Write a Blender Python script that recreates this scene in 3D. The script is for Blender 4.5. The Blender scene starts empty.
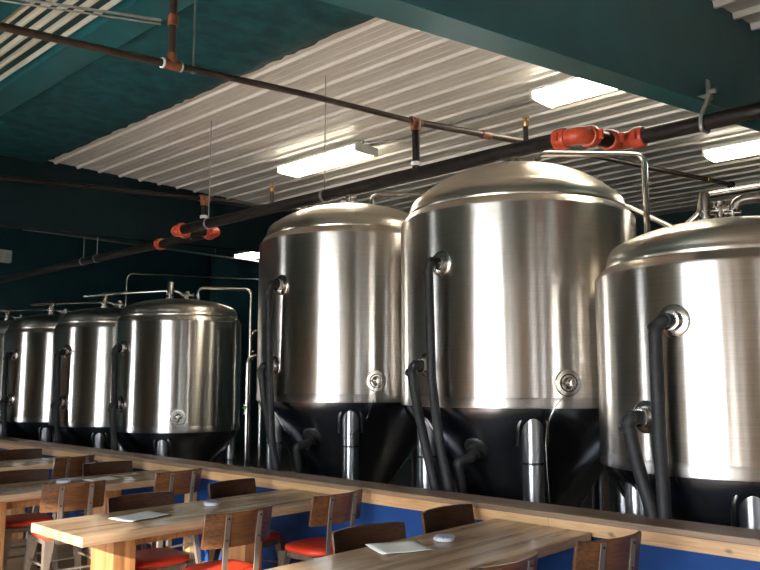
import bpy, bmesh, math, random
from mathutils import Vector, Matrix
random.seed(7)
PI = math.pi
sc = bpy.context.scene
COL = sc.collection
sc.view_settings.view_transform = 'Standard'
sc.view_settings.look = 'None'
sc.view_settings.gamma = 1
sc.view_settings.use_curve_mapping = False
sc.view_settings.exposure = 0.6

# ------------------------------------------------------------------ materials
def mat(name):
    m = bpy.data.materials.new(name); m.use_nodes = True
    nt = m.node_tree
    return m, nt, nt.nodes['Principled BSDF']

def N(nt, t, **kw):
    n = nt.nodes.new(t)
    for k, v in kw.items(): setattr(n, k, v)
    return n

def ramp(nt, src, c0, c1, p0=0.3, p1=0.7):
    r = N(nt, 'ShaderNodeValToRGB')
    r.color_ramp.elements[0].position = p0; r.color_ramp.elements[0].color = (*c0, 1)
    r.color_ramp.elements[1].position = p1; r.color_ramp.elements[1].color = (*c1, 1)
    nt.links.new(src, r.inputs[0])
    return r

def noise(nt, scale=(1, 1, 1), s=5.0, detail=4.0, rough=0.5, coord='Object', dist=0.0):
    tc = N(nt, 'ShaderNodeTexCoord'); mp = N(nt, 'ShaderNodeMapping')
    mp.inputs['Scale'].default_value = scale
    nt.links.new(tc.outputs[coord], mp.inputs[0])
    n = N(nt, 'ShaderNodeTexNoise')
    n.inputs['Scale'].default_value = s; n.inputs['Detail'].default_value = detail
    n.inputs['Roughness'].default_value = rough; n.inputs['Distortion'].default_value = dist
    nt.links.new(mp.outputs[0], n.inputs['Vector'])
    return n

def bump(nt, b, src, strength=0.2, dist=0.01):
    bp = N(nt, 'ShaderNodeBump'); bp.inputs['Strength'].default_value = strength
    bp.inputs['Distance'].default_value = dist
    nt.links.new(src, bp.inputs['Height']); nt.links.new(bp.outputs[0], b.inputs['Normal'])

def plain(name, c0, c1, rough=0.5, metal=0.0, s=8, scale=(1, 1, 1), bs=0.0, spec=0.5, detail=4):
    m, nt, b = mat(name)
    n = noise(nt, scale, s, detail)
    r = ramp(nt, n.outputs['Fac'], c0, c1)
    nt.links.new(r.outputs[0], b.inputs['Base Color'])
    b.inputs['Roughness'].default_value = rough; b.inputs['Metallic'].default_value = metal
    b.inputs['Specular IOR Level'].default_value = spec
    if bs: bump(nt, b, n.outputs['Fac'], bs, 0.01)
    return m

def steel(name, col, rough, aniso, wob=0.0):
    m, nt, b = mat(name)
    b.inputs['Metallic'].default_value = 1
    n = noise(nt, (1, 1, 60), 3.0, 3)
    r = ramp(nt, n.outputs['Fac'], tuple(c * .9 for c in col), tuple(min(1, c * 1.06) for c in col))
    nt.links.new(r.outputs[0], b.inputs['Base Color'])
    b.inputs['Roughness'].default_value = rough
    b.inputs['Anisotropic'].default_value = aniso
    b.inputs['Anisotropic Rotation'].default_value = 0.25
    t = N(nt, 'ShaderNodeTangent', direction_type='RADIAL', axis='Z')
    nt.links.new(t.outputs[0], b.inputs['Tangent'])
    if wob:
        n2 = noise(nt, (1, 1, 0.35), 2.2, 1.0)
        bump(nt, b, n2.outputs['Fac'], 1.0, wob)
    return m

def wood(name, dark, light, axis=0, rough=0.4, plank=None, ring=14.0, fine=0.5):
    """grain running along the given local axis; optional glued staves across another axis"""
    m, nt, b = mat(name)
    tc = N(nt, 'ShaderNodeTexCoord')
    sv = [1.0, 1.0, 1.0]; sv[axis] = 0.08
    mp = N(nt, 'ShaderNodeMapping'); mp.inputs['Scale'].default_value = sv
    nt.links.new(tc.outputs['Object'], mp.inputs[0])
    n1 = N(nt, 'ShaderNodeTexNoise'); n1.inputs['Scale'].default_value = ring; n1.inputs['Detail'].default_value = 6
    n1.inputs['Distortion'].default_value = 1.2
    nt.links.new(mp.outputs[0], n1.inputs['Vector'])
    n2 = N(nt, 'ShaderNodeTexNoise'); n2.inputs['Scale'].default_value = 90; n2.inputs['Detail'].default_value = 3
    nt.links.new(mp.outputs[0], n2.inputs['Vector'])
    mx = N(nt, 'ShaderNodeMix', data_type='FLOAT'); mx.inputs[0].default_value = fine * 0.6
    nt.links.new(n1.outputs['Fac'], mx.inputs[2]); nt.links.new(n2.outputs['Fac'], mx.inputs[3])
    fac = mx.outputs[0]
    if plank:
        ax, w = plank
        sp = N(nt, 'ShaderNodeSeparateXYZ'); nt.links.new(tc.outputs['Object'], sp.inputs[0])
        d = N(nt, 'ShaderNodeMath', operation='DIVIDE'); d.inputs[1].default_value = w
        nt.links.new(sp.outputs[ax], d.inputs[0])
        fl = N(nt, 'ShaderNodeMath', operation='FLOOR'); nt.links.new(d.outputs[0], fl.inputs[0])
        wn = N(nt, 'ShaderNodeTexWhiteNoise', noise_dimensions='1D'); nt.links.new(fl.outputs[0], wn.inputs['W'])
        mr = N(nt, 'ShaderNodeMapRange'); mr.inputs['To Min'].default_value = -0.12; mr.inputs['To Max'].default_value = 0.12
        nt.links.new(wn.outputs['Value'], mr.inputs['Value'])
        ad = N(nt, 'ShaderNodeMath', operation='ADD'); nt.links.new(fac, ad.inputs[0]); nt.links.new(mr.outputs[0], ad.inputs[1])
        fac = ad.outputs[0]
    r = ramp(nt, fac, dark, light, 0.33, 0.66)
    nt.links.new(r.outputs[0], b.inputs['Base Color'])
    b.inputs['Roughness'].default_value = rough
    bump(nt, b, mx.outputs[0], 0.12, 0.004)
    return m

def emit(name, col, strength):
    m, nt, b = mat(name)
    b.inputs['Base Color'].default_value = (*col, 1)
    b.inputs['Emission Color'].default_value = (*col, 1); b.inputs['Emission Strength'].default_value = strength
    return m

def glass(name, tint=1.0):
    m = bpy.data.materials.new(name); m.use_nodes = True; nt = m.node_tree
    nt.nodes.remove(nt.nodes['Principled BSDF'])
    out = nt.nodes['Material Output']
    t = N(nt, 'ShaderNodeBsdfTransparent'); t.inputs[0].default_value = (tint, tint, tint, 1); g = N(nt, 'ShaderNodeBsdfGlossy'); g.inputs['Roughness'].default_value = 0.02
    mx = N(nt, 'ShaderNodeMixShader'); mx.inputs[0].default_value = 0.07
    nt.links.new(t.outputs[0], mx.inputs[1]); nt.links.new(g.outputs[0], mx.inputs[2]); nt.links.new(mx.outputs[0], out.inputs[0])
    return m

M = {}
M['steel'] = steel('brushed_steel', (0.72, 0.68, 0.63), 0.28, 1.0, 0.0012)
M['steel_head'] = steel('satin_steel_head', (0.58, 0.54, 0.47), 0.30, 0.35)
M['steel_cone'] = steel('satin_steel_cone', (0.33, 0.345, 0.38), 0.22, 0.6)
M['steel_band'] = steel('steel_weld_band', (0.60, 0.575, 0.55), 0.34, 0.95)
M['tube'] = plain('polished_steel_tube', (0.42, 0.395, 0.36), (0.52, 0.49, 0.45), 0.24, 1.0, 12)
M['leg_steel'] = steel('satin_leg_steel', (0.46, 0.47, 0.49), 0.40, 0.9)
M['rubber'] = plain('black_rubber_foam', (0.006, 0.006, 0.0065), (0.014, 0.014, 0.015), 0.6, 0, 30, bs=0.15, spec=0.3)
M['black_pipe'] = plain('black_iron_pipe', (0.008, 0.007, 0.0065), (0.024, 0.018, 0.015), 0.45, 0.0, 14, spec=0.15)
M['brown_pipe'] = plain('brown_iron_pipe', (0.030, 0.017, 0.012), (0.062, 0.036, 0.026), 0.45, 0.2, 14)
M['grey_pipe'] = plain('grey_conduit', (0.28, 0.28, 0.27), (0.40, 0.40, 0.38), 0.4, 0.8, 20)
M['red_paint'] = plain('orange_red_paint', (0.42, 0.045, 0.018), (0.62, 0.085, 0.03), 0.38, 0, 25)
M['rust'] = plain('rust_primer', (0.13, 0.036, 0.016), (0.27, 0.078, 0.030), 0.5, 0, 30)
M['brass'] = plain('brass', (0.50, 0.30, 0.12), (0.65, 0.42, 0.18), 0.35, 1.0, 20)
M['teal'] = plain('teal_beam_paint', (0.006, 0.098, 0.114), (0.009, 0.125, 0.142), 0.45, 0, 4, bs=0.05)
M['teal_wall'] = plain('dark_teal_wall_paint', (0.006, 0.045, 0.056), (0.009, 0.060, 0.072), 0.6, 0, 2)
M['teal_rough'] = plain('teal_sprayed_insulation', (0.002, 0.045, 0.056), (0.005, 0.105, 0.125), 0.7, 0, 7, bs=1.0, detail=8)
M['white_metal'] = plain('white_ribbed_sheet', (0.70, 0.66, 0.60), (0.78, 0.735, 0.67), 0.42, 0, 2)
M['cream_slat'] = plain('cream_rib', (0.62, 0.60, 0.50), (0.72, 0.70, 0.60), 0.5, 0, 6)
M['blue'] = plain('blue_wall_paint', (0.006, 0.030, 0.115), (0.009, 0.040, 0.150), 0.75, 0, 3, spec=0.15)
M['concrete'] = plain('dark_concrete', (0.010, 0.0105, 0.012), (0.022, 0.022, 0.024), 0.4, 0, 3)
M['pavement'] = plain('pale_pavement', (0.42, 0.41, 0.39), (0.52, 0.51, 0.49), 0.8, 0, 3)
M['inner_wall'] = plain('warm_grey_wall', (0.105, 0.085, 0.068), (0.135, 0.11, 0.088), 0.7, 0, 3)
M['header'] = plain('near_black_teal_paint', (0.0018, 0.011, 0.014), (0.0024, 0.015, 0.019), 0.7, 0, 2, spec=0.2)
M['cedar'] = wood('cedar_cladding', (0.20, 0.10, 0.035), (0.42, 0.24, 0.09), 2, 0.5, (1, 0.14), 6.0)
M['table'] = wood('butcher_block_top', (0.21, 0.13, 0.072), (0.41, 0.29, 0.18), 1, 0.25, (0, 0.045), 9.0)
M['table_post'] = wood('warm_timber_post', (0.16, 0.062, 0.020), (0.42, 0.205, 0.075), 2, 0.5, None, 9.0)
M['cap_top'] = wood('aged_cap_timber', (0.075, 0.042, 0.022), (0.20, 0.125, 0.07), 0, 0.5, None, 8.0)
M['cap_face'] = wood('pale_pine_fascia', (0.27, 0.145, 0.062), (0.50, 0.315, 0.15), 0, 0.5, None, 6.0)
def knots(m):
    nt = m.node_tree; b_ = nt.nodes['Principled BSDF']; src = b_.inputs['Base Color'].links[0].from_socket
    tc = N(nt, 'ShaderNodeTexCoord'); mp = N(nt, 'ShaderNodeMapping'); mp.inputs['Scale'].default_value = (1.0, 0.0, 1.3)
    nt.links.new(tc.outputs['Object'], mp.inputs[0])
    v = N(nt, 'ShaderNodeTexVoronoi'); v.inputs['Scale'].default_value = 2.6
    nt.links.new(mp.outputs[0], v.inputs['Vector'])
    r = ramp(nt, v.outputs['Distance'], (0.10, 0.045, 0.02), (1, 1, 1), 0.03, 0.075)
    mx = N(nt, 'ShaderNodeMix', data_type='RGBA', blend_type='MULTIPLY'); mx.inputs[0].default_value = 0.8
    nt.links.new(src, mx.inputs[6]); nt.links.new(r.outputs[0], mx.inputs[7]); nt.links.new(mx.outputs[2], b_.inputs['Base Color'])
knots(M['cap_face'])
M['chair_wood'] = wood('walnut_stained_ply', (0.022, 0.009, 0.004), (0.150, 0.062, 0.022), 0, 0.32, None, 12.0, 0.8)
M['chair_wood_shaded'] = wood('shaded_ply', (0.012, 0.005, 0.0025), (0.045, 0.019, 0.009), 0, 0.55, None, 12.0, 0.8)  # shade on the backrest fronts, painted in as a darker wood colour
M['chair_wood_shaded'].node_tree.nodes['Principled BSDF'].inputs['Specular IOR Level'].default_value = 0.12
M['vinyl'] = plain('red_vinyl', (0.50, 0.030, 0.012), (0.62, 0.048, 0.018), 0.38, 0, 12)
M['gunmetal'] = plain('brushed_gunmetal', (0.15, 0.12, 0.095), (0.25, 0.205, 0.165), 0.42, 0.5, 25, (1, 1, 0.1))
M['bolt'] = plain('dark_bolt', (0.02, 0.02, 0.02), (0.05, 0.05, 0.05), 0.4, 0.8, 20)
M['lens'] = emit('light_lens', (1.0, 0.90, 0.72), 13.0)
M['housing'] = plain('white_enamel', (0.62, 0.61, 0.58), (0.70, 0.69, 0.66), 0.4, 0, 6)
M['pale_reflector'] = plain('cream_stripe_reflector', (0.62, 0.58, 0.52), (0.70, 0.66, 0.60), 0.5, 0, 4)
M['glass'] = glass('window_glass'); M['tinted'] = glass('tinted_window_glass', 0.42)
M['floor_wood'] = wood('tan_floor_boards', (0.24, 0.16, 0.10), (0.38, 0.27, 0.17), 1, 0.5, (0, 0.12), 6.0)
M['frame'] = plain('dark_window_frame', (0.02, 0.02, 0.02), (0.035, 0.035, 0.035), 0.45, 0, 8)
M['coaster_edge'] = plain('white_card', (0.38, 0.39, 0.42), (0.50, 0.51, 0.54), 0.7, 0, 20)
M['green'] = plain('green_plastic', (0.05, 0.45, 0.05), (0.08, 0.60, 0.08), 0.4, 0, 12)

def printed(name, base, ink, scale, cover):
    m, nt, b = mat(name)
    tc = N(nt, 'ShaderNodeTexCoord')
    w = N(nt, 'ShaderNodeTexWave', wave_type='BANDS', bands_direction='Y'); w.inputs['Scale'].default_value = scale
    nt.links.new(tc.outputs['Object'], w.inputs['Vector'])
    n = noise(nt, (3, 1, 1), 40, 2)
    mu = N(nt, 'ShaderNodeMath', operation='MULTIPLY'); nt.links.new(w.outputs['Fac'], mu.inputs[0]); nt.links.new(n.outputs['Fac'], mu.inputs[1])
    r = ramp(nt, mu.outputs[0], base, ink, cover, cover + 0.12)
    nt.links.new(r.outputs[0], b.inputs['Base Color']); b.inputs['Roughness'].default_value = 0.7
    return m
M['menu'] = printed('printed_menu_paper', (0.66, 0.67, 0.63), (0.38, 0.40, 0.40), 22, 0.46)
M['coaster'] = printed('printed_coaster', (0.30, 0.32, 0.42), (0.05, 0.06, 0.16), 30, 0.30)

# ------------------------------------------------------------------ mesh helpers
def bm_new(): return bmesh.new()

def box(bm, x0, x1, y0, y1, z0, z1, bev=0.0, mtx=None):
    vs = [bm.verts.new((x, y, z)) for x in (x0, x1) for y in (y0, y1) for z in (z0, z1)]
    fs = [(0, 1, 3, 2), (4, 6, 7, 5), (0, 4, 5, 1), (2, 3, 7, 6), (0, 2, 6, 4), (1, 5, 7, 3)]
    faces = [bm.faces.new([vs[i] for i in f]) for f in fs]
    if bev > 0:
        es = list({e for f in faces for e in f.edges})
        r = bmesh.ops.bevel(bm, geom=es, offset=bev, segments=2, affect='EDGES', profile=0.5)
        vs = list({v for f in r['faces'] for v in f.verts} | {v for v in vs if v.is_valid})
    if mtx is not None: bmesh.ops.transform(bm, matrix=mtx, verts=[v for v in vs if v.is_valid])

def lathe(bm, prof, n=64, mtx=None, caps=(False, False)):
    rings = []
    for r, z in prof:
        if r < 1e-5: rings.append([bm.verts.new((0, 0, z))])
        else: rings.append([bm.verts.new((r * math.cos(2 * PI * i / n), r * math.sin(2 * PI * i / n), z)) for i in range(n)])
    for a, b in zip(rings, rings[1:]):
        for i in range(n):
            j = (i + 1) % n
            if len(a) == 1 and len(b) == 1: continue
            if len(a) == 1: bm.faces.new((a[0], b[j], b[i]))
            elif len(b) == 1: bm.faces.new((a[i], a[j], b[0]))
            else: bm.faces.new((a[i], a[j], b[j], b[i]))
    if caps[0] and len(rings[0]) > 1: bm.faces.new(rings[0][::-1])
    if caps[1] and len(rings[-1]) > 1: bm.faces.new(rings[-1])
    if mtx is not None:
        bmesh.ops.transform(bm, matrix=mtx, verts=[v for r in rings for v in r])

def fillet(pts, rad, seg=6):
    pts = [Vector(p) for p in pts]; out = [pts[0]]
    for i in range(1, len(pts) - 1):
        a, b, c = pts[i - 1], pts[i], pts[i + 1]
        u = (a - b); v = (c - b); r = min(rad, u.length * .48, v.length * .48)
        if u.normalized().angle(-v.normalized(), 0) < 0.03: out.append(b); continue
        p, q = b + u.normalized() * r, b + v.normalized() * r
        for k in range(seg + 1):
            t = k / seg; out.append(p * (1 - t) ** 2 + b * 2 * t * (1 - t) + q * t * t)
    out.append(pts[-1]); return out

def tube(bm, pts, r, n=12, rad=0.0, cap=True, seg=6):
    P = fillet(pts, rad, seg) if rad > 0 else [Vector(p) for p in pts]
    rr = r if isinstance(r, (list, tuple)) else [r] * len(P)
    T = []
    for i in range(len(P)):
        a = P[max(i - 1, 0)]; b = P[min(i + 1, len(P) - 1)]; T.append((b - a).normalized())
    up = Vector((0, 0, 1)) if abs(T[0].z) < 0.9 else Vector((1, 0, 0))
    x = T[0].cross(up).normalized(); rings = []
    for i, p in enumerate(P):
        x = (x - T[i] * x.dot(T[i])).normalized(); y = T[i].cross(x)
        rings.append([bm.verts.new(p + (x * math.cos(2 * PI * k / n) + y * math.sin(2 * PI * k / n)) * rr[i]) for k in range(n)])
    for a, b in zip(rings, rings[1:]):
        for k in range(n):
            j = (k + 1) % n; bm.faces.new((a[k], a[j], b[j], b[k]))
    if cap:
        bm.faces.new(rings[0][::-1]); bm.faces.new(rings[-1])

def frame_to(p, d):
    """matrix taking local +Z to direction d at point p"""
    d = Vector(d).normalized()
    return Matrix.Translation(Vector(p)) @ d.to_track_quat('Z', 'Y').to_matrix().to_4x4()

def obj(name, bm, m, parent=None, smooth=None, loc=None):
    bmesh.ops.recalc_face_normals(bm, faces=bm.faces[:])
    me = bpy.data.meshes.new(name); bm.to_mesh(me); bm.free()
    if m is not None: me.materials.append(m)
    if smooth is not None:
        for p in me.polygons: p.use_smooth = True
        try: me.set_sharp_from_angle(angle=math.radians(smooth))
        except Exception: pass
    o = bpy.data.objects.new(name, me); COL.objects.link(o)
    if parent is not None: o.parent = parent
    if loc is not None: o.location = loc
    return o

def tag(o, label, cat, group=None):
    o['label'] = label; o['category'] = cat
    if group: o['group'] = group
    return o

def thing(name, label, cat, loc=(0, 0, 0), rz=0.0, group=None):
    o = bpy.data.objects.new(name, None); COL.objects.link(o)
    o.empty_display_size = 0.1
    o.location = loc; o.rotation_euler = (0, 0, rz)
    return tag(o, label, cat, group)

def struct(name, bm, m, parent=None, smooth=None):
    o = obj(name, bm, m, parent, smooth)
    if parent is None: o['kind'] = 'structure'
    return o

def dup(root, loc, rz, label, group=None):
    r = root.copy(); COL.objects.link(r); r.location = loc; r.rotation_euler = (0, 0, rz); r['label'] = label
    if group: r['group'] = group
    for ch in list(root.children):
        c = ch.copy(); COL.objects.link(c); c.parent = r
        for g in list(ch.children):
            d = g.copy(); COL.objects.link(d); d.parent = c
    return r

# ------------------------------------------------------------------ the room
ZC = 4.30                     # flat ribbed ceiling
XL, XR, YF, YB = -18.0, 3.6, -3.2, 12.27
XH = -9.42                    # far rafter, seen as a dark header
XBW = -1.88                   # near rafter web
def roof_z(y): return 3.53 + 0.1405 * y

b = bm_new(); box(b, XL, XR, 4.15, YB, -0.12, 0.0); struct('floor', b, M['concrete'])
b = bm_new(); box(b, XL, XR, YF, 4.15, -0.12, 0.0); struct('floor.001', b, M['floor_wood'])
b = bm_new(); box(b, XL - 30, XR + 40, -60, 40, -0.30, -0.14); struct('ground', b, M['pavement'])
b = bm_new(); box(b, XL, XR, YB, YB + 0.2, 0, 5.4); struct('wall_back', b, M['teal_wall'])
b = bm_new(); box(b, XL - 0.2, XL, YF - 0.2, YB + 0.2, 0, 5.4); struct('wall_left', b, M['teal_wall'])

# window walls: behind the viewer and to the right
def holed_wall(name, along, fixed0, fixed1, a0, a1, zt, wins, m):
    bm = bm_new()
    def bb(p0, p1, z0, z1):
        if along == 'x': box(bm, p0, p1, fixed0, fixed1, z0, z1)
        else: box(bm, fixed0, fixed1, p0, p1, z0, z1)
    cur = a0
    for (w0, w1, z0, z1) in wins:
        bb(cur, w0, 0, zt); bb(w0, w1, 0, z0); bb(w0, w1, z1, zt); cur = w1
    bb(cur, a1, 0, zt)
    return struct(name, bm, m)

FW = [(-14.6, -13.2, 0.4, 2.8), (-4.3, -2.42, 0.08, 2.95), (-2.30, -0.35, 0.08, 2.95), (0.35, 1.2, 0.3, 2.8), (1.75, 2.15, 0.3, 2.8)]
RW = [(-2.0, -0.8, 0.4, 2.7), (0.1, 0.7, 0.4, 2.7), (1.5, 2.7, 0.4, 2.7)]
holed_wall('wall_front', 'x', YF - 0.2, YF, XL, XR + 0.2, 5.4, FW, M['inner_wall'])
holed_wall('wall_right', 'y', XR, XR + 0.2, YF, YB + 0.2, 5.4, RW, M['inner_wall'])
b = bm_new(); box(b, XR - .03, XR, 4.6, 9.5, 0, 5.3); struct('trim_9', b, M['cedar'])
for x0, x1 in ((-8.2, -7.9), (-6.6, -6.45), (-5.5, -5.2), (-0.12, 0.12), (1.38, 1.6), (2.5, 2.75), (-11.0, -10.5)):  # unseen pale posts, added so the tanks reflect light stripes
    b = bm_new(); box(b, x0, x1, YF, YF + .14, 0, 5.3, .006); struct('stripe_reflector', b, M['pale_reflector'])
for y0, y1 in ((-0.55, -0.3), (0.95, 1.15), (3.1, 3.5), (4.1, 4.35)):  # more added posts on the right wall, for the same reflected stripes
    b = bm_new(); box(b, XR - .14, XR, y0, y1, 0, 5.3, .006); struct('stripe_reflector', b, M['pale_reflector'])
wn = 0
for along, wins in (('x', FW), ('y', RW)):
    for (w0, w1, z0, z1) in wins:
        wn += 1
        fr = bm_new(); t = 0.06; pn = bm_new()
        def bb(bm, p0, p1, q0, q1, th=0.04):
            if along == 'x': box(bm, p0, p1, YF - 0.1 - th, YF - 0.1 + th, q0, q1)
            else: box(bm, XR + 0.1 - th, XR + 0.1 + th, p0, p1, q0, q1)
        bb(fr, w0, w0 + t, z0, z1); bb(fr, w1 - t, w1, z0, z1)
        bb(fr, w0 + t, w1 - t, z0, z0 + t); bb(fr, w0 + t, w1 - t, z1 - t, z1)
        f = struct('window_%d' % wn, fr, M['frame'])
        bb(pn, w0 + t, w1 - t, z0 + t, z1 - t, 0.004)
        obj('pane', pn, M['glass' if wn in (1, 2, 3) else 'tinted'], f)
        # daylight entering through the opening (portal guides the sky's light; it adds none of its own)
        L = bpy.data.lights.new('daylight_portal', 'AREA'); L.shape = 'RECTANGLE'
        L.size = w1 - w0; L.size_y = z1 - z0
        L.cycles.is_portal = True
        lo = bpy.data.objects.new('daylight_portal', L); COL.objects.link(lo)
        if along == 'x':
            lo.location = ((w0 + w1) / 2, YF - 0.22, (z0 + z1) / 2); lo.rotation_euler = (-PI / 2, 0, PI)
            lo.rotation_euler = Vector((0, 1, 0)).to_track_quat('-Z', 'Z').to_euler()
        else:
            lo.location = (XR + 0.22, (w0 + w1) / 2, (z0 + z1) / 2)
            lo.rotation_euler = Vector((-1, 0, 0)).to_track_quat('-Z', 'Z').to_euler()

# ribbed white ceiling: ribs run along X
def ribbed(bm, x0, x1, y0, y1, zf, pitch, h=0.024, w=0.030, minor=True, thick=0.02):
    prof = []
    y = y0
    prof.append((y0, 0))
    k = 0
    while y0 + (k + 1) * pitch < y1:
        c = y0 + (k + .5) * pitch
        seq = [(c - w * .9, 0), (c - w * .45, -h), (c + w * .45, -h), (c + w * .9, 0)]
        if minor:
            for q in (.33, .66):
                m_ = c + q * pitch
                seq += [(m_ - .016, 0), (m_ - .007, -.004), (m_ + .007, -.004), (m_ + .016, 0)]
        prof += [s for s in seq if s[0] < y1]
        k += 1
    prof.append((y1, 0))
    rows = []
    for (yy, dz) in prof:
        z = zf(yy) + dz
        rows.append((bm.verts.new((x0, yy, z)), bm.verts.new((x1, yy, z))))
    top = [(bm.verts.new((x0, y0, zf(y0) + thick + .05)), bm.verts.new((x1, y0, zf(y0) + thick + .05))),
           (bm.verts.new((x0, y1, zf(y1) + thick + .05)), bm.verts.new((x1, y1, zf(y1) + thick + .05)))]
    for a, c in zip(rows, rows[1:]): bm.faces.new((a[0], a[1], c[1], c[0]))
    bm.faces.new((top[0][0], top[1][0], top[1][1], top[0][1]))
    bm.faces.new((rows[0][0], top[0][0], top[0][1], rows[0][1]))
    bm.faces.new((rows[-1][0], rows[-1][1], top[1][1], top[1][0]))
b = bm_new(); ribbed(b, XH + 0.03, XBW - 0.01, 3.93, YB, lambda y: ZC, 0.2885)
struct('ceiling', b, M['white_metal'])
b = bm_new(); ribbed(b, XBW + 0.01, XR, YF, YB, roof_z, 0.405, 0.045, 0.05)
struct('ceiling.001', b, M['white_metal'])
b = bm_new(); box(b, -14.0, XH - 0.03, YF, YB, ZC, ZC + 0.08); box(b, XL, -14.0, YF, YB, 5.1, 5.2); box(b, -14.05, -13.97, YF, YB, ZC, 5.15); struct('ceiling.002', b, M['teal_wall'])
# teal sprayed band in front of the white sheets, uneven edge
b = bm_new()
nx = 90; ys = [2.83, 3.05, 3.3, 3.6, 3.85, 3.97]
grid = []
for i in range(nx + 1):
    x = XH + 0.03 + (XBW - 0.01 - XH - 0.03) * i / nx
    col = []
    for j, yv in enumerate(ys):
        e = 0.035 * (random.random() - .5) if j == len(ys) - 1 else 0
        dz = 0.0 if j == len(ys) - 1 else -0.03 - 0.03 * random.random()
        col.append(b.verts.new((x, yv + e, ZC + dz - 0.012)))
    grid.append(col)
for i in range(nx):
    for j in range(len(ys) - 1):
        b.faces.new((grid[i][j], grid[i + 1][j], grid[i + 1][j + 1], grid[i][j + 1]))
o = struct('ceiling.003', b, M['teal_rough'], smooth=60)
so = o.modifiers.new('thickness', 'SOLIDIFY'); so.thickness = 0.04; so.offset = 1
# eave girder: teal band, then cream ribs on dark teal
b = bm_new(); box(b, XH + 0.03, XBW - 0.01, 2.545, 2.83, ZC - 0.10, ZC + 0.08, 0.01); struct('trim_1', b, M['teal'])
b = bm_new(); box(b, XH + 0.03, XBW - 0.01, YF, 2.545, ZC, ZC + 0.08); struct('ceiling.004', b, M['teal_wall'])
b = bm_new()
for yv, w in ((2.515, 0.014), (2.40, 0.024), (2.30, 0.026), (2.20, 0.026), (2.105, 0.026)):
    box(b, XH + 0.03, XBW - 0.01, yv - w / 2, yv + w / 2, ZC - 0.045, ZC + 0.02, 0.004)
struct('trim_2', b, M['cream_slat'])
b = bm_new(); box(b, XH + 0.03, XBW - 0.01, 0.9, 2.05, ZC - 0.06, ZC + 0.01); struct('trim_3', b, M['teal'])

# far rafter (header) at XH and near rafter, both tapering
def prism_x(bm, x0, x1, poly):
    a = [bm.verts.new((x0, y, z)) for y, z in poly]; c = [bm.verts.new((x1, y, z)) for y, z in poly]
    n = len(poly)
    bm.faces.new(a); bm.faces.new(c[::-1])
    for i in range(n):
        j = (i + 1) % n; bm.faces.new((a[i], c[i], c[j], a[j]))
hz = lambda y: 3.285 + 0.0415 * y
b = bm_new()
prism_x(b, XH - 0.02, XH + 0.02, [(YF, hz(YF)), (YB, hz(YB)), (YB, ZC + .08), (YF, ZC + .08)])
h = struct('trim_4', b, M['header'])
b = bm_new(); prism_x(b, XH - 0.09, XH + 0.09, [(YF, hz(YF) - .02), (YB, hz(YB) - .02), (YB, hz(YB)), (YF, hz(YF))])
obj('flange', b, M['header'], h)
fz = lambda y: 2.705 + 0.1405 * y
b = bm_new()
prism_x(b, XBW - 0.01, XBW + 0.01, [(YF, fz(YF) + .02), (YB, fz(YB) + .02), (YB, 5.35), (YF, 5.35)])
bmz = struct('trim_5', b, M['teal'])
b = bm_new(); prism_x(b, -1.963, -1.80, [(YF, fz(YF)), (YB, fz(YB)), (YB, fz(YB) + .02), (YF, fz(YF) + .02)])
obj('flange', b, M['teal'], bmz)
b = bm_new()
for i in range(24):
    yv = 0.4 + i * 0.42
    lathe(b, [(0, .012), (.008, .010), (.011, 0)], 8, Matrix.Translation((-1.83, yv, fz(yv) + .02)))
obj('rivet_row', b, M['grey_pipe'], bmz)
# closing gables above the flat ceiling
b = bm_new(); box(b, XL - .2, XR + .2, YF - .2, YB + .2, 5.4, 5.5); struct('roof', b, M['inner_wall'])

# partition: blue low wall with timber cap
b = bm_new(); box(b, XL, XR, 4.15, 4.32, 0, 0.78); struct('wall_partition', b, M['blue'])
b = bm_new()
x = XL
while x < XR:
    x2 = min(x + 2.45, XR); box(b, x + .001, x2, 4.10, 4.365, 0.797, 0.832, 0.004); x = x2
struct('trim_6', b, M['cap_top'])
b = bm_new()
x = XL
while x < XR:
    x2 = min(x + 3.1, XR); box(b, x + .001, x2, 4.108, 4.15, 0.748, 0.797, 0.003); x = x2
cap = struct('trim_7', b, M['cap_face'])
b = bm_new(); box(b, XL, XR, 4.122, 4.15, 0.722, 0.748, 0.002); obj('lower_lip', b, M['cap_face'], cap)
b = bm_new(); box(b, -6.33, -6.20, 4.10, 4.15, 0.0, 0.722, 0.004); struct('trim_8', b, M['cap_face'])

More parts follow.
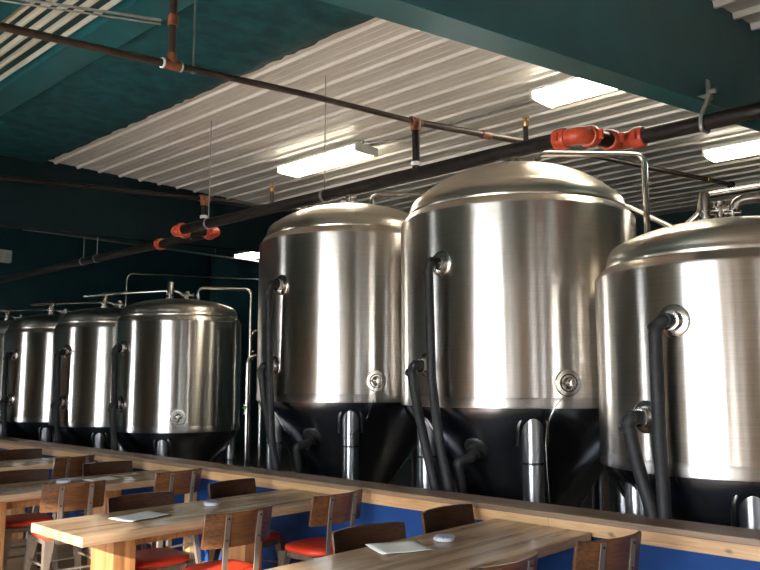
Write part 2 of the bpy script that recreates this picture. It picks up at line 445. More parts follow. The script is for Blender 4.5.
# ------------------------------------------------------------------ tanks
def tank(label, C, R, zt, zj, zd, leg_as, ports, sample, top, narrow=0.925, group=None, hose_r=0.036):
    phi = math.atan2(-C[0], C[1])
    root = thing('brewing_tank', label, 'tank', (C[0], C[1], 0), phi, group)
    D = lambda a: Vector((math.sin(math.radians(a)), -math.cos(math.radians(a)), 0))
    n = 128
    b = bm_new(); lathe(b, [(R, zj + .075), (R, zt - .02), (R - .004, zt - .006), (R - .012, zt)], n)
    obj('shell', b, M['steel'], root, 40)
    b = bm_new(); lathe(b, [(R - .02, zj - .004), (R + .001, zj), (R + .003, zj + .006), (R + .003, zj + .07), (R, zj + .0755)], n)
    obj('weld_band', b, M['steel_band'], root, 40)
    a = R * narrow; hh = zd - zt - .075
    prof = [(R - .012, zt), (a + .03, zt + .048), (a + .014, zt + .056), (a + .005, zt + .060), (a + .008, zt + .070), (a + .008, zt + .082), (a, zt + .092)]
    hk = .13; ak = a * .86
    for k in range(1, 9):
        th = k / 8 * PI / 2 * .72
        prof.append((ak + (a - ak) * math.cos(th), zt + .092 + hk * math.sin(th)))
    r0, z0 = prof[-1]
    for k in range(1, 25):
        r = r0 * (1 - k / 24)
        prof.append((r, z0 + (zd - z0) * (1 - (r / r0) ** 2.8)))
    b = bm_new(); lathe(b, prof, n); obj('domed_head', b, M['steel_head'], root, 40)
    sl = math.tan(math.radians(33))
    prof = [(R - .012, zj), (R - .02, zj - .03), (R - .05, zj - .09)]
    zlow = max(0.28, zj - (R - .22) / sl)
    prof += [(R - .05 - (zj - .09 - z) * sl, z) for z in [zj - .09 + (zlow - zj + .09) * k / 8 for k in range(1, 9)]]
    prof.append((.06, zlow - .06)); prof.append((0.06, zlow - .14))
    b = bm_new(); lathe(b, prof, n); obj('cone', b, M['steel_cone'], root, 40)
    def cone_r(z): return R - .05 - max(0, (zj - .09 - z)) * sl
    # legs
    for la in leg_as:
        d = D(la); p = d * (R - .115); lr = 0.078 * (R / 1.0) ** .5
        b = bm_new(); ztop = zj - .02
        lathe(b, [(lr, 0.02), (lr, ztop - .10), (lr * .92, ztop - .05), (lr * .65, ztop - .012), (0, ztop)], 28, Matrix.Translation(p))
        lg = obj('leg', b, M['leg_steel'], root, 40)
        b = bm_new(); lathe(b, [(lr, .0), (lr + .035, 0), (lr + .035, .018), (lr, .022)], 24, Matrix.Translation(p)); obj('foot_plate', b, M['tube'], lg, 40)
        zr = zj - .40
        b = bm_new(); lathe(b, [(lr, zr - .008), (lr + .003, zr - .006), (lr + .003, zr + .006), (lr, zr + .008)], 28, Matrix.Translation(p)); obj('joint_ring', b, M['bolt'], lg, 40)
        # formed arch where leg meets the cone
        b = bm_new(); side = Vector((d.y, -d.x, 0)); pts = []
        for k in range(17):
            t = PI * k / 16
            z = ztop - .13 + .115 * math.sin(t) if 0 < k < 16 else ztop - .26
            off = side * (lr + .03) * math.cos(t)
            pts.append(off + d * (min(cone_r(z) + .0, R - .02)) * 0.985 + Vector((0, 0, z)))
        tube(b, pts, .012, 8); obj('arch_seam', b, M['steel_band'], lg, 60)
    # ports with hoses
    for (pa, pz, on_cone, path, elbow) in ports:
        d = D(pa)
        rs = (cone_r(pz) if on_cone else R)
        nrm = (d * math.cos(math.radians(33)) - Vector((0, 0, math.sin(math.radians(33))))) if on_cone else d
        base = d * rs + Vector((0, 0, pz))
        F = frame_to(base, nrm)
        b = bm_new(); lathe(b, [(.098, -.01), (.098, .004), (.090, .010), (.055, .012), (.05, .018), (.05, .045), (.058, .047), (.058, .062), (.045, .064), (0, .064)], 32, F)
        po = obj('port', b, M['bolt' if on_cone else 'tube'], root, 40)
        b = bm_new(); tube(b, [base + nrm * .058, base + nrm * .125], hose_r * 1.02, 16); obj('hose_coupling', b, M['rubber'], po, 50)
        tip = base + nrm * .12
        pts = [base + nrm * .06, tip]
        for (aa, rr, zz) in path: pts.append(D(aa) * (R + rr) + Vector((0, 0, zz)))
        b = bm_new(); tube(b, pts, hose_r, 14, elbow, True, 8); obj('hose', b, M['rubber'], root, 50)
        if not on_cone:
            b = bm_new()
            p2 = Vector(pts[2]); u = (p2 - tip).normalized()
            tube(b, [tip + u * .075, tip + u * .10], hose_r * 1.06, 14); obj('hose_clamp', b, M['bolt'], po, 50)
    # sample valve
    if sample:
        sa, sz, wire = sample
        d = D(sa); base = d * R + Vector((0, 0, sz)); F = frame_to(base, d)
        b = bm_new(); lathe(b, [(.10, -.01), (.10, .006), (.094, .012), (.062, .013), (.058, .022), (.045, .022), (.04, .012), (.034, .02), (.034, .05), (.024, .055), (.024, .085), (0, .088)], 28, F)
        s = obj('sample_port', b, M['tube'], root, 40)
        b = bm_new(); lathe(b, [(.062, .012), (.066, .018), (.062, .024), (.057, .018), (.062, .012)], 28, F); obj('gasket_ring', b, M['bolt'], s, 60)
        side = Vector((-d.y, d.x, 0))
        b = bm_new(); tube(b, [base + d * .07 - side * .05, base + d * .075 + side * .05], .009, 8)
        tube(b, [base + d * .07, base + d * .085 - Vector((0, 0, .05))], .010, 8); obj('valve_handle', b, M['tube'], s, 50)
        if wire:
            P = [base + d * .08 - Vector((0, 0, .03))] + [D(aa) * (R + rr) + Vector((0, 0, zz)) for aa, rr, zz in wire]
            b = bm_new(); tube(b, P, .0022, 6, .25, True, 8); obj('chain', b, M['tube'], s, 50)
    # top fittings, in local metres: (kind, a, r, ...)
    def dome_z(r, r0=r0, z0=z0):
        return z0 + (zd - z0) * (1 - (r / r0) ** 2.8)
    for t in top:
        if t[0] == 'stack':
            p = D(t[1]) * t[2]; z = dome_z(t[2]); b = bm_new(); s = t[3]
            lathe(b, [(.05 * s, z - .03), (.05 * s, z + .03 * s), (.032 * s, z + .035 * s), (.032 * s, z + .06 * s), (.045 * s, z + .062 * s), (.045 * s, z + .075 * s),
                      (.034 * s, z + .08 * s), (.034 * s, z + .19 * s), (.028 * s, z + .20 * s), (0, z + .20 * s)], 24, Matrix.Translation((p.x, p.y, 0)))
            obj('relief_valve', b, M['tube'], root, 40)
        elif t[0] == 'cross':
            p = D(t[1]) * t[2]; z = dome_z(t[2]); b = bm_new(); s = t[3]
            lathe(b, [(.045 * s, z - .03), (.045 * s, z + .02), (.028 * s, z + .03), (.028 * s, z + .10 * s), (.04 * s, z + .11 * s), (.04 * s, z + .13 * s), (0, z + .14 * s)], 20, Matrix.Translation((p.x, p.y, 0)))
            q = Vector((p.x, p.y, z + .075 * s))
            tube(b, [q - Vector((.09 * s, 0, 0)), q + Vector((.09 * s, 0, 0))], .026 * s, 12)
            tube(b, [q - Vector((.10 * s, 0, 0)), q - Vector((.085 * s, 0, 0))], .038 * s, 12)
            tube(b, [q + Vector((.085 * s, 0, 0)), q + Vector((.10 * s, 0, 0))], .038 * s, 12)
            obj('valve_tee', b, M['tube'], root, 40)
        elif t[0] == 'pipe':
            pr = t[1]; pts = [Vector(p) for p in t[2]]
            b = bm_new(); tube(b, pts, pr, 14, .09, True, 8); vp = obj('vent_pipe', b, M['tube'], root, 50)
            b = bm_new(); lathe(b, [(pr, -.03), (pr * 1.7, -.028), (pr * 1.7, .0), (pr, .004)], 16, Matrix.Translation(pts[0] + Vector((0, 0, .035)))); obj('pipe_ferrule', b, M['tube'], vp, 40)
    return root

# each port: (azimuth from the side facing the room, height, on cone?, hose path [(azimuth, clearance, z)], elbow radius)
tank('tallest steel brewing tank, in the middle right behind the low wall', (-3.70, 5.66), 1.0, 2.95, 1.40, 3.44,
     (6, -56, 128, -146, 62),
     [(-35, 2.505, False, [(-36.5, .115, 2.43), (-36.5, .09, 1.6), (-32, .11, 1.16), (-26, .12, .70), (-25, .1, .3)], .06),
      (-45, 1.72, False, [(-47, .12, 1.68), (-45.5, .10, 1.45), (-36, .12, .95), (-30, .13, .60), (-29, .12, .3)], .05),
      (-24, 1.085, True, [(-27.5, .0, 1.01), (-27.5, -.06, .80), (-25, -.05, .3)], .05)],
     (20.6, 1.582, [(12, .10, 1.40), (10, .02, 1.20), (12, -.02, .6)]),
     [('cross', -20, .22, .8), ('cross', 5, .18, .7), ('stack', -8, .30, .55),
      ('pipe', .026, [(.2, 0, 3.40), (.2, 0, 3.58), (1.10, 0, 3.525), (1.10, 0, .4)])])
tank('large steel brewing tank left of the tallest one, partly hidden by it', (-5.80, 5.72), 0.97, 3.01, 1.40, 3.425,
     (0, -60, 120, 180),
     [(-44, 2.515, False, [(-46.5, .115, 2.44), (-46.5, .09, 1.7), (-43, .11, 1.1), (-38, .12, .7), (-37, .1, .3)], .06),
      (-49.5, 1.74, False, [(-51.5, .12, 1.70), (-50, .10, 1.45), (-40, .12, .90), (-35, .13, .6), (-35, .1, .3)], .05),
      (-28, 1.075, True, [(-31.5, .0, 1.00), (-31.5, -.06, .80), (-30, -.05, .3)], .05)],
     (13.9, 1.596, [(9, .03, 1.25), (0, .06, 1.10), (-6, .04, 1.06)]),
     [('cross', -10, .20, .8), ('stack', 20, .12, .5), ('cross', -60, .50, .5),
      ('pipe', .024, [(.22, -.05, 3.43), (.22, -.05, 3.56), (1.25, -.1, 3.60), (1.25, .5, 3.60)])])
tank('squat steel brewing tank at the far right, nearest of all tanks', (-1.81, 5.33), 0.87, 2.295, 1.055, 2.64,
     (4, -52, 92, 180),
     [(-21, 1.945, False, [(-25, .10, 1.90), (-25.5, .09, 1.3), (-24.5, .10, .9), (-24.5, .1, .3)], .05),
      (-34.8, 1.385, False, [(-36.5, .12, 1.34), (-35, .10, 1.15), (-28, .12, .85), (-26, .12, .3)], .05)],
     None,
     [('stack', -35, .22, 1.0), ('cross', -15, .14, 1.0), ('cross', 10, .22, .5),
      ('pipe', .034, [(.05, -.15, 2.62), (.05, -.15, 2.77), (1.1, -.15, 2.80), (1.1, .6, 2.80)])], 0.905, hose_r=0.040)
small = [('of the left row, its pipe looping down at right', -9.21, True),
         ('second from the right in the left row', -11.06, False),
         ('third from the right in the left row', -12.91, False),
         ('cut off by the left edge of the photo', -14.76, False)]
for i, (txt, cx, first) in enumerate(small):
    ua = (-55, -47, -50.5, -52)[i]; wa = (-57, -49.5, -53, -54.5)[i]
    top = [('stack', -90, .14, 1.25), ('cross', 40, .14, .85)]
    if first:
        top += [('pipe', .022, [(.24, -.25, 2.60), (.22, -.25, 2.84), (.93, -.25, 2.84), (.93, -.25, 1.0), (.93, -.25, .3)]),
                ('pipe', .018, [(.14, .05, 2.66), (-.05, .05, 2.83), (-.85, .2, 2.78), (-1.3, .5, 2.76)])]
    else:
        top += [('pipe', .018, [(.14, .05, 2.66), (-.05, .05, 2.80), (-.75, .3, 2.78), (-1.2, .5, 2.76)]),
                ('pipe', .018, [(.25, .0, 2.64), (.35, .0, 2.78), (.75, .5, 2.78), (.75, .6, 2.4)])]
    tank('smaller steel brewing tank ' + txt, (cx, 5.81), 0.83, 2.37, 0.955, 2.69,
         (-13, 77, 167, -103) if first else (-9, 81, 171, -99),
         [(ua, 2.01, False, [(wa, .11, 1.96), (wa, .09, 1.2), (wa + 4, .11, .8), (wa + 4, .1, .3)], .05),
          (ua - 2, 1.30, False, [(wa - 1.5, .11, 1.27), (wa - 1, .10, 1.1), (wa + 7, .12, .8), (wa + 8, .1, .3)], .05)],
         (0.9, 1.151, None) if first else None, top, 0.93, hose_r=0.036)

# pipework standing in the gap between the left row and the tall tanks
def standing_pipe(label, x, y, z, r, valve_z, m=None):
    t = thing('standing_pipe', label, 'pipe', (x, y, 0), 0, 'steel pipes in the gap between the tanks')
    b = bm_new(); tube(b, [(0, 0, 0), (0, 0, z), (0, .9, z)], r, 12, .1); obj('pipe', b, M['tube'], t, 50)
    b = bm_new()
    lathe(b, [(r, -.07), (r * 2, -.06), (r * 2, -.04), (r * 1.3, -.03), (r * 1.3, .03), (r * 2, .04), (r * 2, .06), (r, .07)], 14, Matrix.Translation((0, 0, valve_z)))
    v = obj('valve', b, M['tube'], t, 40)
    b = bm_new(); tube(b, [(0, 0, valve_z), (.03, -.08, valve_z + .02), (.12, -.09, valve_z + .02)], .011, 8); obj('handle', b, m or M['tube'], v, 50)
standing_pipe('slim standing steel pipe with a green valve handle, between the tanks', -7.80, 5.90, 1.9, .022, 1.25, M['green'])
standing_pipe('slim standing steel pipe close beside the small tank, valve near its top', -8.95, 6.82, 2.3, .024, 1.95)
standing_pipe('slim standing steel pipe just left of the tall left tank', -7.98, 6.25, 2.45, .024, 2.0)
b = bm_new(); tube(b, [(-10.135, 5.5, 0), (-10.135, 5.5, 3.12), (-10.135, 8.6, 3.29), (-10.135, 8.6, 0)], .014, 10, .12)
tag(obj('thin_pipe', b, M['tube'], None, 50), 'thin steel pipe arching high behind the smaller tanks', 'pipe')
b = bm_new(); tube(b, [(-17.4, 7.15, 2.72), (-10.2, 7.15, 2.72), (-10.2, 7.15, 0)], .022, 10, .12)
tag(obj('header_pipe', b, M['tube'], None, 50), 'long horizontal steel pipe running behind the smaller tanks', 'pipe')
b = bm_new(); tube(b, [(-3.75, 6.9, 3.3), (-3.2, 6.75, 3.23), (-2.70, 6.75, 2.91), (-2.5, 6.75, 3.06), (-2.5, 6.75, 3.20), (-1.2, 6.75, 3.20), (-1.2, 6.75, 0)], .032, 12, .08)
tag(obj('bent_pipe', b, M['tube'], None, 50), 'bent steel pipe dipping behind the squat right tank', 'pipe')

# ------------------------------------------------------------------ sprinkler pipes
def coupling(bm, p, d, r):
    F = frame_to(p, d)
    lathe(bm, [(r, -.045), (r * 1.30, -.042), (r * 1.42, -.02), (r * 1.42, .02), (r * 1.30, .042), (r, .045)], 20, F)
    d = Vector(d).normalized(); s = d.cross(Vector((0, 0, 1))).normalized()
    for sg in (1, -1):
        q = Vector(p) + s * sg * r * 1.5
        tube(bm, [q - Vector((0, 0, .03)), q + Vector((0, 0, .03))], .02, 8)
RM = 0.052; ZM = 3.205; YM = 4.50; ZS = 3.282; YS = 5.05
Xa, Xb = -2.42, -7.30
main = thing('sprinkler_main', 'thick black sprinkler pipe with red couplings running above the tanks', 'pipe', (0, 0, 0))
b = bm_new(); tube(b, [(Xb + .1, YM, ZM), (Xa - .1, YM, ZM)], RM, 20); obj('pipe_run', b, M['black_pipe'], main, 50)
b = bm_new(); tube(b, [(Xa + .12, YS, ZS), (XR - .02, YS, ZS)], RM, 20); obj('pipe_run', b, M['black_pipe'], main, 50)
b = bm_new(); tube(b, [(XL + .02, YS, ZS), (Xb - .1, YS, ZS)], RM, 20); obj('pipe_run', b, M['black_pipe'], main, 50)
for X, sg in ((Xa, 1), (Xb, -1)):
    b = bm_new(); tube(b, [(X, YM + .08, ZM + .011), (X, YS - .08, ZS - .011)], RM * .98, 20); obj('pipe_offset', b, M['black_pipe'], main, 50)
    for yv, zv, s2, d2 in ((YM, ZM, -sg, 1), (YS, ZS, sg, -1)):
        b = bm_new(); tube(b, [(X + s2 * .145, yv, zv), (X, yv, zv), (X, yv + d2 * .12, zv + d2 * .017)], RM * 1.10, 20, .10, True, 8)
        el = obj('elbow', b, M['red_paint'], main, 50)
        b = bm_new(); coupling(b, (X + s2 * .145, yv, zv), (1, 0, 0), RM); obj('coupling', b, M['red_paint'], el, 40)
        b = bm_new(); coupling(b, (X, yv + d2 * .125, zv + d2 * .017), (0, 1, .14), RM); obj('coupling', b, M['red_paint'], el, 40)
b = bm_new(); coupling(b, (-8.50, YS, ZS), (1, 0, 0), RM); obj('coupling', b, M['red_paint'], main, 40)
# beam hanger
b = bm_new()
zt = fz(YS) + .02
xh = -1.787
tube(b, [(-1.82, YS + RM + .01, ZS + .05), (-1.82, YS + RM + .01, ZS - RM), (-1.82, YS - RM - .012, ZS - RM - .01), (-1.82, YS - RM - .012, ZS + .03), (xh, YS - .03, zt - .02), (xh, YS, zt + .05)], .015, 8, .03)
box(b, xh - .008, xh + .008, YS - .028, YS + .028, zt - .03, zt + .13, .003)
box(b, -1.90, xh + .02, YS - .03, YS + .03, zt, zt + .03, .003)
tube(b, [(xh, YS, zt + .05), (xh + .05, YS, zt + .05)], .018, 8)
obj('beam_hanger', b, M['grey_pipe'], main, 50)
def rod(p, ztop, parent, r=.005, rp=RM):
    b = bm_new(); tube(b, [(p[0], p[1], p[2] + rp * 1.25), (p[0], p[1], ztop)], r, 8)
    F = frame_to(p, (1, 0, 0)); lathe(b, [(rp, -.012), (rp * 1.15, -.012), (rp * 1.15, .012), (rp, .012)], 18, F)
    return obj('hanger_rod', b, M['grey_pipe'], parent, 50)
rod((-6.66, YM, ZM), ZC, main); rod((-4.9, YM, ZM), ZC, main)
rod((-10.55, YS, ZS), ZC, main, .008); rod((-10.15, YS, ZS), ZC, main, .008)
def nipple(x, y, z0, h):
    b = bm_new(); tube(b, [(x, y, z0), (x, y, z0 + h)], .018, 10)
    n_ = obj('sprinkler_nipple', b, M['brown_pipe'], main, 50)
    b = bm_new(); lathe(b, [(.02, 0), (.026, .01), (.026, .035), (.012, .045), (.012, .06), (.028, .065), (.028, .07), (0, .072)], 14, Matrix.Translation((x, y, z0 + h))); obj('sprinkler_head', b, M['brass'], n_, 40)
nipple(-2.84, YM, ZM, .15); nipple(-5.63, YM, ZM, .16)

def branch(label, X, pts, riser_y, riser_z, m):
    t = thing('sprinkler_branch', label, 'pipe', (0, 0, 0))
    k = next(i for i, p in enumerate(pts) if abs(p[1] - riser_y) < 1e-6)
    b = bm_new(); tube(b, pts[:k + 1], .021, 12); obj('pipe_run', b, M[m], t, 50)
    b = bm_new(); tube(b, pts[k:], .027, 12); obj('pipe_run', b, M[m], t, 50)
    b = bm_new(); tube(b, [(X, riser_y, ZM + .02), (X, riser_y, riser_z)], .030, 14); ri = obj('riser', b, M['black_pipe'], t, 50)
    b = bm_new(); lathe(b, [(.03, 0), (.04, .004), (.04, .03), (.03, .034)], 16, Matrix.Translation((X, riser_y, ZM + RM))); obj('riser_collar', b, M['housing'], ri, 40)
    b = bm_new(); tube(b, [(X, riser_y - .06, riser_z), (X, riser_y + .06, riser_z)], .034, 14); tube(b, [(X, riser_y, riser_z + .02), (X, riser_y, riser_z - .07)], .04, 14); obj('tee', b, M['rust'], t, 50)
    return t
X1 = -3.82; p_end = (-3.53, 10.60, 4.21)
br = branch('long brown sprinkler pipe crossing overhead from the upper left corner', X1,
            [(X1, .2, 3.18), (X1, 1.35, 3.318), (X1, 2.25, 3.408), (X1, 3.28, 3.515), (X1, 4.47, 3.612), (-3.72, 6.5, 3.83), p_end], 4.47, 3.612, 'brown_pipe')
b = bm_new(); lathe(b, [(.027, -.05), (.038, -.045), (.038, .03), (.05, .032), (.05, .05), (0, .05)], 14, frame_to(p_end, (.03, 1, .06))); obj('end_cap', b, M['black_pipe'], br, 40)
for yv, zv in ((5.35, 3.705), (9.9, 4.145)):
    xv = X1 + (yv - 4.47) / 6.13 * .29
    b = bm_new(); lathe(b, [(.027, -.06), (.036, -.055), (.036, .055), (.027, .06)], 14, frame_to((xv, yv, zv), (.05, 1, .1))); obj('sleeve', b, M['brass' if yv > 9 else 'rust'], br, 40)
# rusty tee and drop near the upper left
ty, tz = 2.30, 3.413
b = bm_new(); tube(b, [(X1, ty - .055, tz - .005), (X1, ty + .055, tz + .005)], .030, 14); tube(b, [(X1, ty, tz), (X1, ty, tz + .065)], .030, 14)
te = obj('tee', b, M['rust'], br, 50)
for s in (-1, 1):
    b = bm_new(); tube(b, [(X1, ty + s * .053, tz + s * .005), (X1, ty + s * .064, tz + s * .006)], .031, 14)
    obj('thread_tape', b, M['housing'], te, 50)
b = bm_new(); tube(b, [(X1, ty, tz + .07), (X1, ty, ZC - .0)], .022, 14); dr = obj('riser', b, M['brown_pipe'], br, 50)
b = bm_new(); tube(b, [(X1, ty, tz + .235), (X1, ty, tz + .30)], .030, 14); obj('socket', b, M['rust'], dr, 50)
rod((X1, 2.445, 3.428), ZC, br, .006, .021)
X2 = -6.70
branch('dark sprinkler pipe crossing in front of the dark header at left', X2, [(X2, 0, 3.0), (X2, 2.45, 3.302), (X2, 3.34, 3.374), (X2, 4.47, 3.465), (X2, 5.2, 3.513), (X2, 9.5, 3.80)], 4.47, 3.465, 'black_pipe')
# conduit at the upper left, and a pipe below the far ceiling
b = bm_new(); p, q = Vector((-4.83, 1.86, 4.0)), Vector((-4.454, 2.591, 4.0)); p = p + (p - q) * 1.2
tube(b, [p, q], .010, 8); tube(b, [p - Vector((0, 0, .03)), q - Vector((0, 0, .03))], .007, 8)
cd = tag(obj('conduit', b, M['grey_pipe'], None, 50), 'short grey metal conduit at the top left ceiling corner', 'conduit')
b = bm_new(); tube(b, [p.lerp(q, .25), p.lerp(q, .25) + Vector((0, 0, .30))], .008, 8)
obj('drop_rod', b, M['grey_pipe'], cd, 50)
b = bm_new(); tube(b, [(-11.6, 4.6, 3.83), (-11.6, 10.5, 3.83)], .016, 8)
for yv in (5.5, 8, 10): tube(b, [(-11.6, yv, 3.83), (-11.6, yv, ZC)], .006, 6)
tag(obj('conduit', b, M['grey_pipe'], None, 50), 'thin dark conduit hung far behind under the dark header', 'conduit')

# ------------------------------------------------------------------ ceiling lights
def ceiling_light(loc, label):
    t = thing('ceiling_light', label, 'light', loc, 0, 'strip lights under the white ceiling')
    L, W = 1.36, .36
    b = bm_new(); box(b, -L / 2, L / 2, -W / 2, W / 2, .07, .10, .004); box(b, -L / 2, L / 2, -.07, .07, .10, .15, .004); obj('housing', b, M['housing'], t)
    b = bm_new()
    pr = [(-W / 2, .07), (-W / 2 + .01, .015), (-W / 2 + .05, 0), (W / 2 - .05, 0), (W / 2 - .01, .015), (W / 2, .07)]
    rows = [[b.verts.new((x, y, z)) for y, z in pr] for x in (-L / 2 + .015, L / 2 - .015)]
    for i in range(len(pr) - 1): b.faces.new((rows[0][i], rows[0][i + 1], rows[1][i + 1], rows[1][i]))
    b.faces.new(rows[0]); b.faces.new(rows[1][::-1]); b.faces.new((rows[0][0], rows[1][0], rows[1][-1], rows[0][-1]))
    obj('lens', b, M['lens'], t)
    for q in (-L / 2 - .002, L / 2 - .002):
        b = bm_new(); box(b, q - .012, q + .016, -W / 2, W / 2, .0, .10, .003); obj('end_cap', b, M['housing'], t)
    return t
zl = ZC - .155
l0 = ceiling_light((-6.63, 6.10, zl), 'long lit ceiling light above the left tall tank')
dup(l0, (-2.98, 6.08, zl), 0, 'lit ceiling light cut off by the teal beam, above the tallest tank')
dup(l0, (-2.54, 9.02, zl), 0, 'lit ceiling light at the right edge, above the squat right tank')
dup(l0, (-11.75, 9.2, zl - .16), 0, 'small distant lit ceiling light under the dark header at left')
# cable from the first light
b = bm_new(); tube(b, [(-5.94, 6.0, zl + .09), (-5.6, 6.25, zl + .12), (-5.0, 6.25, zl + .125), (-2.2, 6.25, zl + .125)], .014, 8, .08)
tag(obj('light_cable', b, M['grey_pipe'], None, 50), 'grey conduit joining two ceiling lights along the white ribs', 'conduit')

# emergency light at left edge
t = thing('emergency_light', 'small white box light at the left edge on the dark wall', 'light', (-17.90, 6.66, 4.37))
b = bm_new(); box(b, -.1, .06, -.22, .22, -.14, .14, .02); obj('case', b, M['housing'], t)
b = bm_new(); lathe(b, [(.0, .05), (.06, .045), (.08, 0)], 16, frame_to((.06, -.1, -.02), (1, 0, 0))); lathe(b, [(.0, .05), (.06, .045), (.08, 0)], 16, frame_to((.06, .1, -.02), (1, 0, 0))); obj('lamp', b, M['housing'], t, 40)

# ------------------------------------------------------------------ tables
def table(label, xr, first):
    w = 0.66
    if first is None:
        t = thing('dining_table', label, 'table', (xr - w / 2, 3.08, 0), 0, 'timber tables along the low wall')
        b = bm_new(); box(b, -w / 2, w / 2, -1.02, 1.02, .695, .75, .006); obj('tabletop', b, M['table'], t)
        for yv in (-.655, .30):
            b = bm_new(); box(b, -.135, .135, yv - .075, yv + .075, .0, .695, .006); obj('leg', b, M['table_post'], t)
        b = bm_new(); box(b, -.05, .05, -.58, .225, .60, .695, .004); obj('stretcher', b, M['table_post'], t)
        return t
    return dup(first, (xr - w / 2, 3.08, 0), 0, label)
tb = table('wooden table nearest the viewer, with a sheet of paper and coasters, bottom right', -2.22, None)
table('wooden table second from the right, its squared corner nearest the viewer', -4.165, tb)
table('wooden table third from the right, its post at the left edge', -6.11, tb)
table('wooden table farthest left, mostly hidden by chair backs', -8.055, tb)

# ------------------------------------------------------------------ chairs
def make_chair(label):
    t = thing('dining_chair', label, 'chair', (0, 0, 0), 0, 'red seated chairs at the timber tables')
    # padded seat
    b = bm_new(); nseg = 40
    def ring(s, z):
        out = []
        for k in range(nseg):
            a = 2 * PI * k / nseg; c, s_ = math.cos(a), math.sin(a); e = .55
            out.append(b.verts.new((s * .205 * math.copysign(abs(c) ** e, c), s * .20 * math.copysign(abs(s_) ** e, s_) * (1 + .0 * s_), z)))
        return out
    R_ = [ring(.95, .428), ring(1.0, .434), ring(1.02, .448), ring(.99, .464), ring(.9, .472), ring(.6, .476), ring(.25, .477)]
    for a, c in zip(R_, R_[1:]):
        for k in range(nseg):
            j = (k + 1) % nseg; b.faces.new((a[k], a[j], c[j], c[k]))
    b.faces.new(R_[0][::-1]); b.faces.new(R_[-1])
    obj('seat', b, M['vinyl'], t, 60)
    b = bm_new(); box(b, -.185, .185, -.18, .18, .385, .428, .012); obj('seat_frame', b, M['gunmetal'], t)
    # tapered splayed legs
    for sx in (-1, 1):
        for sy in (-1, 1):
            b = bm_new(); P = Vector((sx * .165, sy * .16, .425)); Q = Vector((sx * .215, sy * .215, 0.0))
            rows = []
            for p, w in ((P, .034), (P.lerp(Q, .3), .026), (Q, .014)):
                rows.append([b.verts.new(p + Vector((dx * w, dy * w, 0))) for dx, dy in ((-1, -1), (1, -1), (1, 1), (-1, 1))])
            for a, c in zip(rows, rows[1:]):
                for k in range(4): j = (k + 1) % 4; b.faces.new((a[k], a[j], c[j], c[k]))
            b.faces.new(rows[0]); b.faces.new(rows[-1][::-1])
            lg = obj('leg', b, M['gunmetal'], t)
            b = bm_new(); box(b, Q.x - .018, Q.x + .018, Q.y - .018, Q.y + .018, 0.0, .016, .003); obj('foot_pad', b, M['bolt'], lg)
    b = bm_new()
    tube(b, [(-.19, -.185, .20), (.19, -.185, .20)], .009, 8); tube(b, [(-.19, .185, .20), (.19, .185, .20)], .009, 8)
    tube(b, [(-.188, -.19, .24), (-.188, .19, .24)], .009, 8); tube(b, [(.188, -.19, .24), (.188, .19, .24)], .009, 8)
    obj('stretcher', b, M['gunmetal'], t, 50)
    # curved ply back
    b = bm_new(); nw = 14; rows = []
    W = .238
    for i in range(nw + 1):
        x = -W + 2 * W * i / nw; cur = .058 * (x / W) ** 2
        col = []
        for (z, off) in ((.632, 0), (.64, .0), (.73, -.012), (.825, -.028), (.835, -.030)):
            y = -.215 + off + cur
            ins = .006 if z in (.632, .835) else 0
            edge = .012 if (i in (0, nw) and z in (.632, .835)) else 0
            col.append((x * (1 - edge * 2), y, z))
        rows.append(col)
    V0 = [[b.verts.new(Vector(p) + Vector((0, .009, 0))) for p in c] for c in rows]; V1 = [[b.verts.new(Vector(p) - Vector((0, .009, 0))) for p in c] for c in rows]
    nz = 5
    for i in range(nw):
        for k in range(nz - 1):
            b.faces.new((V0[i][k], V0[i + 1][k], V0[i + 1][k + 1], V0[i][k + 1])); b.faces.new((V1[i][k], V1[i][k + 1], V1[i + 1][k + 1], V1[i + 1][k]))
        b.faces.new((V0[i][0], V1[i][0], V1[i + 1][0], V0[i + 1][0])); b.faces.new((V0[i][-1], V0[i + 1][-1], V1[i + 1][-1], V1[i][-1]))
    for k in range(nz - 1):
        b.faces.new((V0[0][k], V0[0][k + 1], V1[0][k + 1], V1[0][k])); b.faces.new((V0[-1][k], V1[-1][k], V1[-1][k + 1], V0[-1][k + 1]))
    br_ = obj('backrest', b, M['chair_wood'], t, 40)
    br_.data.materials.append(M['chair_wood_shaded'])
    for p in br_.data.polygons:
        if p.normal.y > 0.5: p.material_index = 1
    # two flat metal uprights with bolts
    for sx in (-1, 1):
        b = bm_new(); x = sx * .112; cur = .058 * (x / W) ** 2; th = .004
        path = [(-.185, .40), (-.205, .46), (-.2305 + cur, .632), (-.2425 + cur, .73), (-.2565 + cur, .822)]
        rows = []
        for y, z in path: rows.append([b.verts.new((x + dx, y + dy, z)) for dx, dy in ((-.017, -th), (.017, -th), (.017, th), (-.017, th))])
        for a, c in zip(rows, rows[1:]):
            for k in range(4): j = (k + 1) % 4; b.faces.new((a[k], a[j], c[j], c[k]))
        b.faces.new(rows[0]); b.faces.new(rows[-1][::-1])
        up = obj('upright', b, M['gunmetal'], t)
        b = bm_new()
        for y, z in ((-.2395 + cur, .675), (-.2580 + cur, .800)):
            lathe(b, [(.0065, 0), (.0065, .003), (0, .005)], 10, frame_to((x, y - .0005, z), (0, -1, 0)))
        obj('bolts', b, M['bolt'], up, 40)
    return t
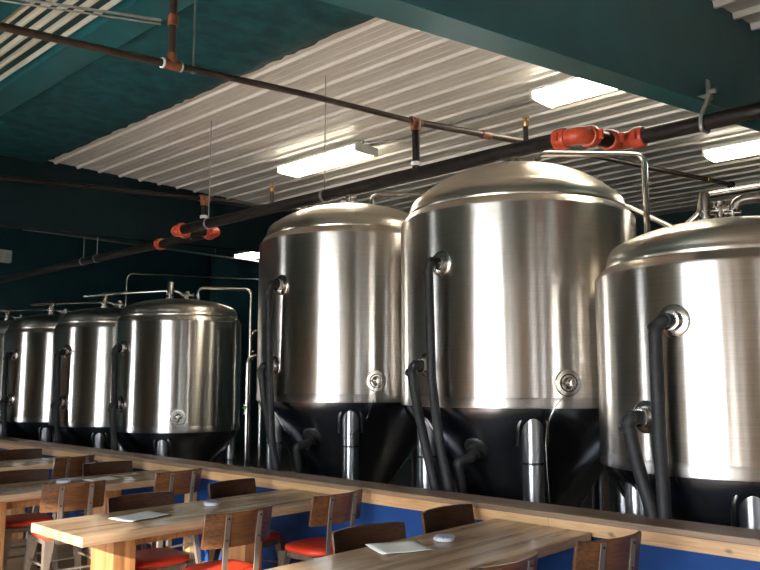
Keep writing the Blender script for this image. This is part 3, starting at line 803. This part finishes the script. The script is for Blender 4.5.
CH = [  # x, y, facing (+1 faces right, -1 faces left), twist, label
    (-4.06, 2.9, -1, -2, 'strapped wooden chair back overlapping the right edge of the second table, nearer end'),
    (-4.15, 3.79, -1, 1, 'chair with metal-strapped back and red seat by the blue wall, right of the second table'),
    (-4.67, 2.8, 1, -3, 'dark chair back behind the white paper on the second table'),
    (-4.81, 3.68, 1, 8, 'dark chair back behind the coasters of the second table, near the blue wall'),
    (-2.74, 3.0, 1, -8, 'dark chair back just left of the sheet of paper on the nearest table'),
    (-2.81, 3.78, 1, 0, 'dark chair back behind the coaster stack of the nearest table, under the wall cap'),
    (-2.166, 2.9, -1, -4, 'chair at the right of the nearest table, only its back edge rising at the bottom'),
    (-2.07, 3.71, -1, -13, 'chair with strapped wood back before the blue wall at bottom right'),
    (-5.99, 2.81, -1, -5, 'chair with strapped wooden back between the second and third tables, near end'),
    (-6.12, 3.77, -1, 5, 'chair with strapped wooden back between second and third tables, by the low wall'),
    (-6.7, 2.8, 1, -6, 'dark chair back at the left edge, behind the third table'),
    (-6.8, 3.66, 1, -5, 'dark chair back near the wall, at the far left side of the third table'),
    (-7.97, 3.7, -1, 12, 'dark chair back at the right side of the farthest table'),
    (-8.8, 3.64, 1, -8, 'dark chair back at the left side of the farthest table'),
]
c0 = make_chair(CH[0][4])
for i, (x, y, s, tw, lb) in enumerate(CH):
    rz = (-PI / 2 if s > 0 else PI / 2) + math.radians(tw)
    if i == 0: c0.location = (x, y, 0); c0.rotation_euler = (0, 0, rz)
    else: dup(c0, (x, y, 0), rz, lb)

# ------------------------------------------------------------------ papers and coasters
def paper(x, y, rz, label, w=.216, l=.28):
    b = bm_new(); n = 8; g = []
    for i in range(n + 1):
        row = []
        for j in range(n + 1):
            u, v = i / n - .5, j / n - .5
            row.append(b.verts.new((u * w, v * l, .0022 + .004 * (abs(u) * 2) ** 3 + .003 * math.sin(v * 5) ** 2)))
        g.append(row)
    for i in range(n):
        for j in range(n): b.faces.new((g[i][j], g[i + 1][j], g[i + 1][j + 1], g[i][j + 1]))
    o = obj('paper_menu', b, M['menu'], None, 60, (x, y, .7505)); o.rotation_euler = (0, 0, rz)
    so = o.modifiers.new('thickness', 'SOLIDIFY'); so.thickness = .001; so.offset = 1
    return tag(o, label, 'paper', 'paper menus on the tables')
paper(-2.725, 3.04, -.445, 'sheet of printed paper on the nearest table', .25, .28)
paper(-4.51, 2.61, .2, 'sheet of printed paper on the second table from the right', .215, .33)
paper(-6.42, 3.35, .2, 'sheet of printed paper on the third table from the right')
def coasters(x, y, where):
    for k, nm in enumerate(('lowest', 'second lowest', 'second highest', 'topmost')):
        b = bm_new(); lathe(b, [(0, 0), (.053, 0), (.055, .001), (.055, .0045), (.053, .0055), (0, .0055)], 28)
        o = obj('coaster', b, M['coaster'] if k == 3 else M['coaster_edge'], None, 40, (x + random.uniform(-.006, .006), y + random.uniform(-.006, .006), .7505 + k * .0057))
        tag(o, nm + ' round coaster of the small stack on the ' + where, 'coaster', 'coasters on the ' + where)
coasters(-2.69, 3.36, 'nearest table'); coasters(-4.60, 3.20, 'second table'); coasters(-6.50, 3.03, 'third table')

# ------------------------------------------------------------------ light
w = bpy.data.worlds.new('sky'); sc.world = w; w.use_nodes = True
bg = w.node_tree.nodes['Background']
bg.inputs[0].default_value = (0.90, 0.95, 1.0, 1); bg.inputs[1].default_value = 24.0

sl = bpy.data.lights.new('sun', 'SUN'); sl.energy = 15.0; sl.angle = 0.01; sl.color = (1.0, 0.90, 0.78)
so = bpy.data.objects.new('sun', sl); COL.objects.link(so)
so.rotation_euler = Vector((-.30, 1, -.37)).to_track_quat('-Z', 'Z').to_euler()

# ------------------------------------------------------------------ camera
cam = bpy.data.cameras.new('camera'); co = bpy.data.objects.new('camera', cam); COL.objects.link(co)
co.location = (0, 0, 1.6); co.rotation_euler = (PI / 2 + 0.12271, 0, 0.75486)
cam.sensor_width = 36; cam.lens = 36 * 774.7 / 760; cam.clip_start = 0.05
sc.camera = co
